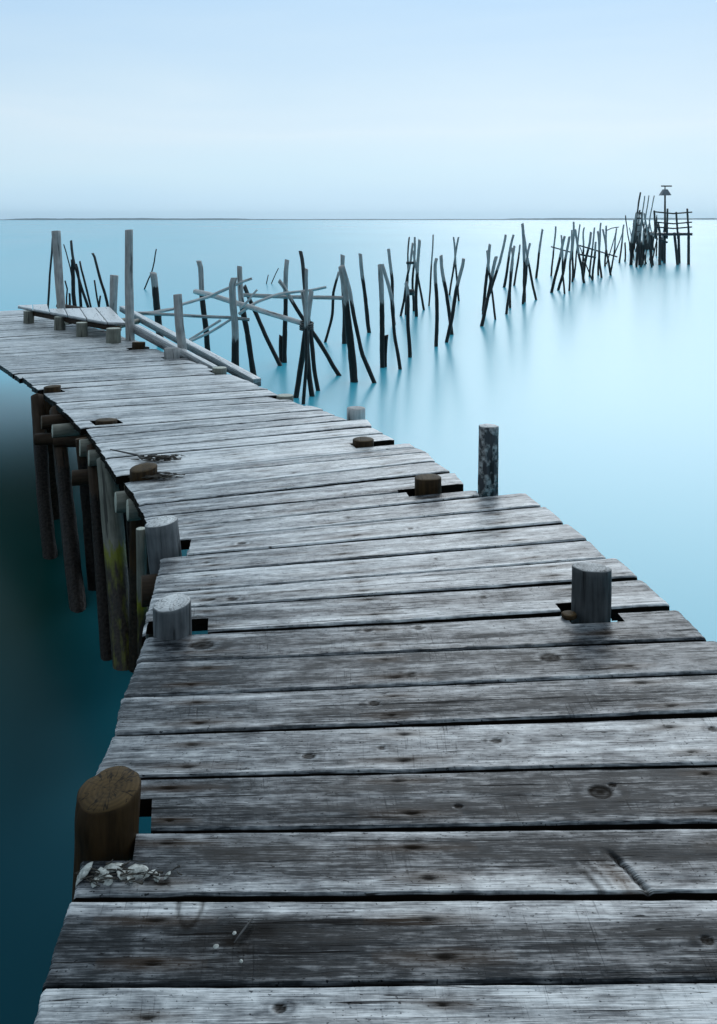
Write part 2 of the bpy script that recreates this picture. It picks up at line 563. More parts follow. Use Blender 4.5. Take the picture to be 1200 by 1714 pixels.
def plank(parent, NLp, NRp, FLp, FRp, idx, du, dv, knots=(), extra=None):
    seed = idx * 7.31
    rnd = random.Random(idx * 13 + 5)
    dirv = ((NRp + FRp) - (NLp + FLp)).normalized()
    nrm = Vector((-dirv.y, dirv.x, 0))
    L = ((NRp - NLp).length + (FRp - FLp).length) / 2
    W = abs(((FLp + FRp) / 2 - (NLp + NRp) / 2).dot(nrm))
    th = 0.042
    nu, nv = max(6, int(L / du)), max(5, int(W / dv))
    us = {i / nu for i in range(nu + 1)}
    vs = {i / nv for i in range(nv + 1)}
    e = 0.004 / W
    vs |= {e, 1 - e}
    cen = (NLp + NRp + FLp + FRp) / 4
    cuts = []
    for (X, Y, l, r, fa, ne) in NOTCH:
        d = Vector((X, Y, 0)) - (NLp + FLp) / 2
        uc = d.dot(dirv) / L
        vc = (Vector((X, Y, 0)) - cen).dot(nrm) / W + 0.5
        box = (uc - l / L, uc + r / L, vc - ne / W, vc + fa / W)
        if box[1] > 0 and box[0] < 1 and box[3] > 0.03 and box[2] < 0.97:
            cuts.append(box)
            us |= {q for q in box[:2] if 0 < q < 1}
            vs |= {q for q in box[2:] if 0 < q < 1}

    def dedupe(s, tol):
        s = sorted(s)
        keep = [s[0]]
        hard = {q for b_ in cuts for q in b_} | {0.0, 1.0}
        for q in s[1:]:
            if q - keep[-1] < tol:
                if q in hard: keep[-1] = q
                continue
            keep.append(q)
        return keep
    us, vs = dedupe(us, 0.0015), dedupe(vs, 0.012)
    prof = PROFILE.get(idx)
    if not prof:
        base = rnd.uniform(.46, .68) + .20 * smooth(7, 20, idx)     # farther boards paler: sky sheen painted into their tone
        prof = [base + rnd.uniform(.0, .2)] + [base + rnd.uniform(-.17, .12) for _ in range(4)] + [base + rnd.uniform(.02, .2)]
    z0 = rnd.uniform(-.004, .003)
    tiltv = rnd.uniform(-.004, .004)
    tiltu = rnd.uniform(-.003, .003)
    cup = rnd.uniform(-.003, .003)
    nails = []
    for s_ in (.11, .42, .83):
        for v_ in (.22, .78):
            nails.append(((s_ + rnd.uniform(-.012, .012)) * L, (v_ + rnd.uniform(-.08, .08)) * W, rnd.uniform(.022, .048), rnd.uniform(.006, .0105)))
    kn = list(knots)
    for _ in range(rnd.choice((0, 1, 1, 2))):
        kn.append((rnd.uniform(.1, .9) * L, rnd.uniform(.2, .8) * W, rnd.uniform(.007, .016)))
    verts, pc, tone, stain, rust = [], [], [], [], []
    index = {}
    for i, s in enumerate(us):
        for j, t in enumerate(vs):
            a = NLp.lerp(NRp, s)
            c = FLp.lerp(FRp, s)
            p = a.lerp(c, t)
            u, v = s * L, t * W
            en = 0.0035 * N(u * 3, seed, t * .3) + 0.0018 * N(u * 17, seed + 3, 0)
            edge = 1 - min(1, min(t, 1 - t) * W / 0.02)
            side = 1 if t > .5 else -1
            p = p + nrm * (en * edge * (1 if side > 0 else -1))
            ee = 1 - min(1, min(s, 1 - s) * L / 0.03)
            p = p + dirv * ((0.003 * N(t * 5, seed + 9, i > len(us) / 2) + .0025 * N(t * 23, seed + 12, i > len(us) / 2)) * ee)
            z = z0 + tiltv * (t - .5) + tiltu * (s - .5) + cup * (2 * t - 1) ** 2
            z += 0.0012 * N(u * 1.6, v * 30, seed) + 0.0007 * N(u * 9, v * 60, seed)
            if t in (vs[0], vs[-1]): z -= 0.0045 + 0.003 * max(0, N(u * 6, seed + 20, 0))
            if s in (us[0], us[-1]): z -= 0.004
            tn = prof[0]
            q = (1 - t) * (len(prof) - 1)
            iq = min(len(prof) - 2, int(q + 0.6 * N(u * 1.2, seed + 31, 0)) if 0 <= q + .6 * N(u * 1.2, seed + 31, 0) else 0)
            fq = min(1, max(0, q + 0.6 * N(u * 1.2, seed + 31, 0) - iq))
            fq = fq * fq * (3 - 2 * fq)
            tn = prof[iq] * (1 - fq) + prof[iq + 1] * fq
            tn += 0.10 * N(u * .9, seed + 40, t)
            st, ru = 0.0, 0.0
            for (nu_, nv_, a_, b_) in nails:
                dx, dy = abs(u - nu_), v - nv_
                if dx < 3 * a_ and abs(dy) < 3 * b_:
                    e2 = (dx / a_) ** 1.3 + (dy / b_) ** 2
                    st = max(st, min(.97, 1.15 * math.exp(-e2 * .9)))
                    ru = max(ru, 0.5 * math.exp(-e2 * .35))
                    if e2 < .5: z -= 0.003 * (1 - e2 / .5)
            for (ku, kv, kr) in kn:
                dx, dy = (u - ku) / 1.25, v - kv
                rr = math.hypot(dx, dy) / kr
                if rr < 4:
                    st = max(st, smooth(1.3, .85, rr) * (0.9 + .1 * math.sin(rr * 9)))
                    ring = math.exp(-((rr - 1.45) / .28) ** 2)
                    tn += .05 * ring
                    tn -= .18 * math.exp(-((rr - 2.1) / .4) ** 2) * abs(dx) / (abs(dx) + abs(dy) + 1e-6)
                    z -= 0.002 * smooth(1.2, .8, rr)
            if extra:
                tn, st, ru, z = extra(p, u, v, tn, st, ru, z)
            p = Vector((p.x, p.y, z))
            index[(i, j)] = len(verts)
            verts.append(p)
            pc.append((u, v, seed))
            tone.append(tn); stain.append(min(1, max(0, st))); rust.append(min(1, max(0, ru)))
    faces = []
    alive = {}
    for i in range(len(us) - 1):
        for j in range(len(vs) - 1):
            cu, cv = (us[i] + us[i + 1]) / 2, (vs[j] + vs[j + 1]) / 2
            if any(b_[0] < cu < b_[1] and b_[2] < cv < b_[3] for b_ in cuts): continue
            alive[(i, j)] = True
    for (i, j) in alive:
        faces.append((index[(i, j)], index[(i + 1, j)], index[(i + 1, j + 1)], index[(i, j + 1)]))
    # walls: rounded drop then straight side
    low, lows = {}, {}

    def down(k, dz, store):
        if k not in store:
            store[k] = len(verts)
            v = verts[k]
            verts.append(Vector((v.x, v.y, v.z - dz)))
            q = pc[k]
            pc.append((q[0], q[1] + dz, seed)); tone.append(-.3); stain.append(.9); rust.append(0)  # sides coloured near black to stand for shade in the gaps
        return store[k]
    rims = {}

    def rim(k):     # a line just under the arris where the painted gap shade begins
        if k not in rims:
            rims[k] = len(verts)
            v = verts[k]
            verts.append(Vector((v.x, v.y, v.z - .003)))
            q = pc[k]
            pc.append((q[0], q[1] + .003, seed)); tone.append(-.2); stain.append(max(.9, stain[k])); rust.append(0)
        return rims[k]
    for (i, j) in alive:
        A, B_, C, D = index[(i, j)], index[(i + 1, j)], index[(i + 1, j + 1)], index[(i, j + 1)]
        for (a, c, nb) in ((A, B_, (i, j - 1)), (B_, C, (i + 1, j)), (C, D, (i, j + 1)), (D, A, (i - 1, j))):
            if nb not in alive:
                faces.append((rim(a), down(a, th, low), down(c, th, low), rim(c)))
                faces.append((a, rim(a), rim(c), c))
    for (i, j) in alive:
        ks = [index[(i, j)], index[(i, j + 1)], index[(i + 1, j + 1)], index[(i + 1, j)]]
        if any(k in low for k in ks) or True:
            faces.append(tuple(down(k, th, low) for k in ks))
    o = link_mesh('plank', verts, faces, M_PLANK, parent, {'pc': pc, 'tone': tone, 'stain': stain, 'rust': rust})
    try:
        o.data.set_sharp_from_angle(angle=math.radians(50))
    except Exception:
        pass
    return o


def build_boardwalk():
    root = empty('boardwalk', (0.2, 3.0, WZ))
    tag(root, 'long curving boardwalk of weathered grey planks on wooden posts', 'boardwalk')

    # posts that come up through the boards: px top centre, centre on the deck (px), top height, diameter, material, lean, notch
    posts = [
        # x, Y, diameter, top z, mat, lean (dx per m), top tilt, notch(l, r, f, n)
        (183, 1.985, .140, .086, M_BROWN, -.03, (.11, -.12), (.30, .075, .105, .095)),
        (288, 2.935, .122, .092, M_POST, .02, (.10, -.06), (.085, .115, .085, .02)),
        (270, 3.70, .134, .100, M_POST, .10, (.06, .0), (.30, .115, .06, .068)),
        (240, 4.70, .140, .046, M_BROWN, 0, (.10, -.1), (.30, .085, .09, .085)),
        (178, 5.98, .142, .010, M_BROWN, 0, (.0, .05), (.09, .09, .05, .085)),
        (88, 7.06, .130, .032, M_BROWN, 0, (.05, .0), (.09, .085, .07, .07)),
        (990, 3.085, .130, .150, M_POSTD, -.01, (-.04, .12), (.10, .085, .085, .085)),
        (716, 4.47, .134, .062, M_BROWN, 0, (.04, .02), (.13, .30, .06, .08)),
        (608, 5.385, .130, .026, M_BROWN, 0, (.0, .0), (.075, .30, .05, .075)),
        (596, 6.24, .128, .034, M_PALE, 0, (.0, .0), (.08, .20, .08, .11)),
        (477, 6.80, .128, .012, M_PILE, 0, (.0, .0), (.08, .30, .07, .07)),
        (367, 7.94, .128, .034, M_PILE, 0, (.0, .0), (.08, .10, .07, .09)),
        (288, 8.74, .150, .092, M_STAKE, 0, (.0, .05), (.09, .20, .09, .09)),
        (232, 9.38, .136, .062, M_BROWN, 0, (.0, .05), (.12, .30, .08, .09)),
    ]
    for (x, Y, D, tz, mat, lean, tilt, nt_) in posts:
        X = (x - CX) / F * Y
        NOTCH.append((X, Y, *nt_))
    for n_, (x, Y, D, tz, mat, lean, tilt, nt_) in enumerate(posts):
        X = (x - CX) / F * Y
        r = D / 2
        bl = WZ - 0.5
        pts = [(X, Y, tz), (X + lean * .4, Y, tz - .4), (X + lean * 1.0, Y, bl)]
        near = Y < 5
        bl_ = None
        if n_ == 0:   # the chipped, knotty near post
            def bl_(s, th_):
                q = math.cos(th_ - 2.2)
                return 1 - 0.05 * math.exp(-((s - .01) / .02) ** 2) * max(0, q) + 0.10 * math.exp(-((s - .05) / .035) ** 2) * math.exp(-((1 - q) / .12) ** 2)
        tube('post', pts, [r, r * 1.01, r * 1.04], mat, root, seg=48 if near else 20, rough=.055 if n_ == 0 else .05, wet=tide_wet(-.45, .25),
             top_tilt=tilt, step=.012 if Y < 3.3 else .04, bulge=bl_)

    # planks whose edges were read off the photo
    ni = len(GAPS) - 1
    for i in range(ni):
        gn, gf = GAPS[i], GAPS[i + 1]
        xfl, xnl = LEFT[i]
        if RIGHT[i] is None:
            Yn = F * HC / (line_at(gn, 900)[0] - HY)
            Yf = F * HC / (line_at(gf, 900)[0] - HY)
            xfr, xnr = CX + 1.13 / Yf * F, CX + 1.13 / Yn * F
        else:
            xfr, xnr = RIGHT[i]

        def corner(g, x, sgn):
            y, w = line_at(g, x)
            p = on_deck(x, y)
            p.z = 0
            return p + Vector((0, sgn * max(w, .0055) / 2 * (1 + 1.0 * smooth(1.9, 3.2, p.y) + 1.6 * smooth(3.5, 8, p.y)), 0))
        NLp, NRp = corner(gn, xnl, 1), corner(gn, xnr, 1)
        FLp, FRp = corner(gf, xfl, -1), corner(gf, xfr, -1)
        Ym = (NLp.y + FRp.y) / 2
        du = .005 if i <= 3 else .008 if Ym < 2.6 else (.013 if Ym < 4 else .03)
        dv = .0035 if i <= 3 else .0045 if Ym < 2.6 else (.006 if Ym < 4 else .012)
        kn, ex = [], None
        dirv = ((NRp + FRp) - (NLp + FLp)).normalized()

        def local(xp, yp):
            p = on_deck(xp, yp) - (NLp + FLp) / 2
            nrm = Vector((-dirv.y, dirv.x, 0))
            c = (NLp + NRp + FLp + FRp) / 4
            W = abs(((FLp + FRp) / 2 - (NLp + NRp) / 2).dot(nrm))
            return p.dot(dirv), (on_deck(xp, yp) - c).dot(nrm) + W / 2
        if i == 4:
            kn = [(*local(518, 1263), .0125), (*local(830, 1237), .011)]
        if i == 3:
            kn = [(*local(1005, 1325), .022)]
        if i == 7:
            kn = [(*local(700, 1050), .016), (*local(338, 1079), .03)]
        if i == 5: kn = [(*local(1055, 1105), .0)] if False else []
        if i == 6: kn = [(*local(920, 1100), .025)]
        if i == 2:
            u0, v0 = local(985, 1392)
            u1, v1 = local(1085, 1492)

            def ex(p, u, v, tn, st, ru, z, u0=u0, v0=v0, u1=u1, v1=v1):
                # torn knot running obliquely across the board
                t = (v - v0) / (v1 - v0)
                if -.05 < t < 1.05:
                    uc = u0 + (u1 - u0) * (t ** .8 if t > 0 else 0)
                    d = u - uc
                    wob = .006 * N(t * 9, 3.3, 0)
                    cr = math.exp(-((d + wob) / .006) ** 2) * smooth(.25, .45, t)
                    st = max(st, .95 * cr)
                    z -= .007 * cr
                    inner = math.exp(-((d + .035) / .030) ** 2) * smooth(.35, .8, t)
                    ru = max(ru, .55 * inner)
                    fib = min(1, max(0, .5 + 1.6 * N(d * 95, t * 2.2, 1) + .5 * N(d * 210, t * 9, 4)))
                    zone = math.exp(-((d + .05) / .05) ** 2) * smooth(.1, .4, t)
                    tn += zone * (.26 * fib - .12)
                    z -= .0006 * zone * (1 - fib)
                    st = max(st, .8 * math.exp(-((d + .095) / .009) ** 2) * smooth(.5, .7, t))
                return tn, st, ru, z
        if i == 1:
            u0, v0 = local(325, 1506)
            u1, v1 = local(400, 1560)

            def ex(p, u, v, tn, st, ru, z, u0=u0, v0=v0, u1=u1, v1=v1):
                d = ((u - u0) / .019) ** 2 + ((v - v0) / .052) ** 2
                ring = math.exp(-((math.sqrt(d) - 1.25) / .25) ** 2)
                st = max(st, .8 * ring)
                z -= .0004 * ring
                blob = math.exp(-(((u - u1) / .13) ** 2 + ((v - v1 + .02) / .055) ** 2))
                st = max(st, .85 * blob * (0.8 + .6 * N(u * 22, v * 40, 2)))
                return tn, st, ru, z
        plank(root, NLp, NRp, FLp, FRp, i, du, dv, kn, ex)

    # the rest of the walk, curving away to the left
    g = GAPS[-1]
    a = math.radians(19)
    T = Vector((-.545, .838, 0))
    y1, w1 = line_at(g, 84)
    c = Vector((-1.82, 7.33, 0))
    pl = on_deck(66, line_at(g, 66)[0]); pr = on_deck(399, line_at(g, 399)[0])
    c = (pl + pr) / 2
    c.z = 0
    half = (pr - pl).length / 2
    for q in range(30):
        wd = .185 + .03 * random.random()
        gap = random.choice((.018, .026, .034))
        a2 = min(math.radians(34), a + math.radians(.65))
        d0 = Vector((math.cos(a), math.sin(a), 0)); d1 = Vector((math.cos(a2), math.sin(a2), 0))
        n0 = Vector((-d0.y, d0.x, 0))
        stp = (wd + gap) / T.dot(n0)
        c2 = c + T * stp
        h1 = random.uniform(-.03, .03); h2 = random.uniform(-.035, .035)
        tg = T * (gap / T.dot(n0))
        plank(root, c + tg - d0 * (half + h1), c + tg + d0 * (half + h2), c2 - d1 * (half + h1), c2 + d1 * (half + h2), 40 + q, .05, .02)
        c, a = c2, a2

    # bearer logs under the boards, in pairs; the near ends stick out on the left
    bears = [  # left end px, level z, diameter, length, direction in degrees, material
        (134, 750, -.105, .110, 1.55, 22, M_PILE), (149, 767, -.105, .100, 1.55, 22, M_PILE),
        (194, 841, -.105, .108, 1.5, 21, M_PILE), (214, 854, -.105, .108, 1.5, 21, M_PILE),
        (238, 990, -.12, .12, 1.6, 15, M_PILED),
        (88, 722, -.105, .09, 1.6, 25, M_PILE), (70, 707, -.105, .10, 1.6, 25, M_PILED),
        (92, 739, -.23, .085, 1.3, 3, M_PILED), (121, 800, -.24, .095, 1.2, 16, M_PILED),
        (60, 735, -.23, .085, .4, 3, M_PILED),
    ]
    for (x, y, z, D, Ln, ang, mat) in bears:
        Y = F * (HC - z) / (y - HY)
        p = at_depth(x, y, Y)
        d = Vector((math.cos(math.radians(ang)), math.sin(math.radians(ang)), 0))
        tube('bearer', [p, p + d * Ln], [D / 2, D / 2], mat, root, seg=24, rough=.04, step=.05)
    # nearest bearers, seen only through the gaps
    for (Xl, Y, ang) in ((-.55, 2.45, 3), (-.3, 1.7, 1)):
        p = Vector((Xl, Y, -.105))
        d = Vector((math.cos(math.radians(ang)), math.sin(math.radians(ang)), 0))
        tube('bearer', [p, p + d * 1.4], [.055, .055], M_PILED, root, seg=14, rough=.04, step=.1)

    # piles under the deck
    piles = [  # px path, width px, base water y, material, wet level
        ([(100, 735), (112, 850), (130, 1015)], 27, M_PILED, -.35, 6.45),
        ([(158, 800), (166, 900), (179, 1100)], 21, M_PILED, -.30, 5.45),
        ([(180, 778), (191, 900), (208, 1112)], 38, M_PILE, -.48, 5.26),
        ([(66, 726), (72, 820), (84, 930)], 24, M_PILED, -.3, 6.9),
        ([(142, 790), (150, 870), (158, 985)], 20, M_PILED, -.2, 5.75),
        ([(206, 850), (213, 950), (222, 1060)], 20, M_PILED, -.2, 5.2),
        ([(222, 850), (229, 960), (240, 1106)], 24, M_PILED, -.1, 4.75),
    ]
    for pix, w, mat, lvl, Yt in piles:
        Y = F * HW / (pix[-1][1] - HY)
        y0, y1 = pix[0][1], pix[-1][1]
        pts = [at_depth(x, y, Yt + (Y - Yt) * (y - y0) / (y1 - y0)) for x, y in pix]
        r = w / 2 / F * Y
        # up to the deck
        d = (pts[0] - pts[1]).normalized()
        if pts[0].z < -.06: pts.insert(0, pts[0] + d * ((-.06 - pts[0].z) / d.z))
        d = (pts[-1] - pts[-2]).normalized()
        pts.append(pts[-1] + d * .5)
        tube('pile', pts, [r] * len(pts), mat, root, seg=24, rough=.09 if mat is M_PILED else .05, wet=tide_wet(lvl, .22), step=.03)
    # short pale pile beside the leaning post
    p = at_depth(236, 885, 3.95)
    tube('pile', [p, p + Vector((.03, 0, -1.6))], [.022, .026], M_PILE, root, seg=12, wet=tide_wet(-.3, .2))
    # piles on the far side, reaching the water
    for (X, Y) in ((.95, 3.4), (.5, 4.6), (-.25, 6.1), (-1.9, 9.2), (-2.9, 10.4)):
        tube('pile', [(X - .1, Y, -.05), (X - .08, Y, -1.5)], [.06, .065], M_PILED, root, seg=14, wet=tide_wet(-.3, .2), step=.1)
    return root


# ------------------------------------------------------------------ loose boards, landing, mooring posts
def board(name, pts4, th, mat=None, parent=None, seed=1, tone_=.7, step=.05):
    """a thick board; pts4 = near-left, near-right, far-left, far-right"""
    a, b_, c, d = [Vector(p) for p in pts4]
    n = max(4, int((b_ - a).length / step)); m = 6
    verts, pc, tone, stain, rust, faces = [], [], [], [], [], []
    up = (b_ - a).cross(c - a).normalized()
    if up.z < 0: up = -up
    Lx, Wx = (b_ - a).length, (c - a).length
    for layer in (0, 1):
        for i in range(n + 1):
            for j in range(m + 1):
                s, t = i / n, j / m
                p = a.lerp(b_, s).lerp(c.lerp(d, s), t)
                p = p + up * (.003 * N(s * 4, t * 3, seed)) - up * (th * layer)
                if layer == 0 and (j in (0, m) or i in (0, n)): p = p - up * .003
                verts.append(p); pc.append((s * Lx, t * Wx + layer * .5, seed))
                tone.append((tone_ if layer == 0 else .3) + .15 * N(s * 3, t * 4, seed)); stain.append(0.0); rust.append(0.0)
    K = (n + 1) * (m + 1)

    def ix(l, i, j): return l * K + i * (m + 1) + j
    for i in range(n):
        for j in range(m):
            faces.append((ix(0, i, j), ix(0, i + 1, j), ix(0, i + 1, j + 1), ix(0, i, j + 1)))
            faces.append((ix(1, i, j), ix(1, i, j + 1), ix(1, i + 1, j + 1), ix(1, i + 1, j)))
    for i in range(n):
        faces.append((ix(0, i, 0), ix(1, i, 0), ix(1, i + 1, 0), ix(0, i + 1, 0)))
        faces.append((ix(0, i, m), ix(0, i + 1, m), ix(1, i + 1, m), ix(1, i, m)))
    for j in range(m):
        faces.append((ix(0, 0, j), ix(0, 0, j + 1), ix(1, 0, j + 1), ix(1, 0, j)))
        faces.append((ix(0, n, j), ix(1, n, j), ix(1, n, j + 1), ix(0, n, j + 1)))
    return link_mesh(name, verts, faces, mat or M_PLANK, parent, {'pc': pc, 'tone': tone, 'stain': stain, 'rust': rust}, smooth_shade=False)


def build_landing():
    root = empty('landing_stage', (-3.2, 10.8, 0))
    tag(root, 'small raised landing of pale planks on round stumps beside the boardwalk', 'landing stage')
    C = Vector((-3.28, 11.8, .2)); D = Vector((-2.59, 9.97, .2))
    u = (D - C).normalized(); n = Vector((u.y, -u.x, 0))
    A = Vector((-3.82, 11.13, .2)); E = Vector((-2.87, 10.09, .2))
    ae = (A - E)

    def front_u(nn):   # where the slanting front edge cuts a line at offset nn
        # E + s*ae, offset (p-C).n = nn
        e0, e1 = (E - C).dot(n), (A - C).dot(n)
        s = (nn - e0) / (e1 - e0)
        p = E + ae * s
        return (p - C).dot(u)
    w = .19
    for k_ in range(6):
        n0, n1 = k_ * w, (k_ + 1) * w - .012
        if k_ == 0: f0, f1 = 1.93, 1.82
        else: f0, f1 = front_u(n0), front_u(n1)
        f0, f1 = min(1.95, f0), min(1.95, f1)
        b0 = .02 * (k_ % 3) - (.7 if k_ > 3 else 0)
        board('plank', [C + n * n0 + u * b0, C + n * n0 + u * f0, C + n * n1 + u * b0, C + n * n1 + u * f1], .035, None, root, 50 + k_, 1.05)  # tone near white, sky sheen painted into the planks
    # bearers along the front under the planks
    d = ae.normalized()
    tube('bearer', [E - d * .3 + Vector((0, .1, -.075)), E + d * 2.2 + Vector((0, .1, -.075))], [.036] * 2, M_PILED, root, seg=12)
    tube('bearer', [C - d * .1 + u * .3 + Vector((0, 0, -.075)), C + d * 1.6 + u * .3 + Vector((0, 0, -.075))], [.036] * 2, M_PILED, root, seg=12)
    for (x, y, w_, yt) in ((190, 574, 24, 545), (137, 563, 19, 539), (100, 552, 18, 531), (48, 541, 17, 524)):
        p = on_deck(x, y)
        D_ = w_ / F * p.y
        top = p + Vector((0, 0, .158))
        tube('stump', [top, p - Vector((0, 0, .2))], [D_ / 2, D_ / 2 * 1.02], M_PILE, root, seg=20, rough=.05, step=.03)
    # short log ends between stumps and planks
    for (x, y) in ((112, 539), (144, 543), (177, 544), (200, 545)):
        p = at_depth(x, y, F * (HC - .12) / (y - HY) if False else 10.4 + (190 - x) / 90 * .6)
        tube('log_end', [p, p + Vector((.1, .45, .0))], [.035, .035], M_PILE, root, seg=14, rough=.05)
    return root


def build_mooring():
    G = 'tall posts beside the boardwalk'

    def mpost(pix, w, Y, label, mat=M_POST, down=-1.5, w2=None, rough=.05, tide=-.3, group=G):
        pts = [at_depth(x, y, Y) for x, y in pix]
        d = (pts[-1] - pts[-2]).normalized()
        pts.append(pts[-1] + d * ((pts[-1].z - down) / -d.z))
        w2 = w2 or w
        rr = [(w + (w2 - w) * i / max(1, len(pix) - 1)) / 2 / F * Y for i in range(len(pix))] + [w2 / 2 / F * Y]
        o = tube('mooring_post', pts, rr, mat, None, seg=22, rough=rough, wet=tide_wet(tide, .25), step=.05,
                 top_tilt=(random.uniform(-.15, .15), random.uniform(-.1, .1)))
        return tag(o, label, 'post', group)
    mpost([(216, 385), (216, 470), (218, 571)], 13, 9.98, 'tallest upright grey post at the corner of the landing and boardwalk', M_STAKE, w2=15)
    mpost([(94, 387), (98, 455), (103, 522)], 14.5, 11.9, 'tall grey post leaning slightly left behind the landing', M_STAKE, w2=13)
    mpost([(191, 461), (189.5, 518)], 13.5, 11.95, 'short grey post standing just behind the landing planks', M_STAKE, w2=12)
    mpost([(297, 493), (300, 545), (307, 597)], 14.5, 8.95, 'short cracked grey post at the deck edge behind a square-cut stump', M_STAKE, w2=15)
    # bark-flaked pole standing free of the deck on the right
    Y = 4.6
    X = (817 - CX) / F * Y
    o = tube('mooring_post', [(X, Y, .288), (X, Y, -.3), (X + .02, Y, -1.6)], [.048, .049, .052], M_SCALY, None, seg=40, rough=.09,
             wet=lambda p: .5 + .9 * N(p.x * 34, p.y * 34, p.z * 19) + .35 * N(p.x * 80, p.y * 80, p.z * 50), step=.012, top_tilt=(.0, .03))
    tag(o, 'dark post with flaking bark and pale top at the right deck corner', 'post')
    # two long sloping boards from the landing down along the deck edge
    def slope(label, p0, p1, wid, th, seed, tone_):
        a, b_ = Vector(p0), Vector(p1)
        d = (b_ - a).normalized()
        s = Vector((-d.y, d.x, 0)).normalized() * wid
        o_ = board('gangplank', [a, b_, a + s, b_ + s], th, None, None, seed, tone_)
        tag(o_, label, 'plank', 'sloping planks from the landing')
    slope('long outer plank sloping from the landing to the boardwalk edge', at_depth(200, 512, 11.6), at_depth(424, 634, 7.85), .075, .07, 71, .9)
    slope('shorter inner plank sloping from the landing down beside the square-cut stump', at_depth(224, 543, 9.95), at_depth(356, 613, 8.25), .05, .10, 72, .98)


# ------------------------------------------------------------------ stakes in the water
ORD = ['first', 'second', 'third', 'fourth', 'fifth', 'sixth', 'seventh', 'eighth', 'ninth', 'tenth', 'eleventh', 'twelfth', 'thirteenth',
       'fourteenth', 'fifteenth', 'sixteenth', 'seventeenth', 'eighteenth', 'nineteenth', 'twentieth', 'twenty-first', 'twenty-second']


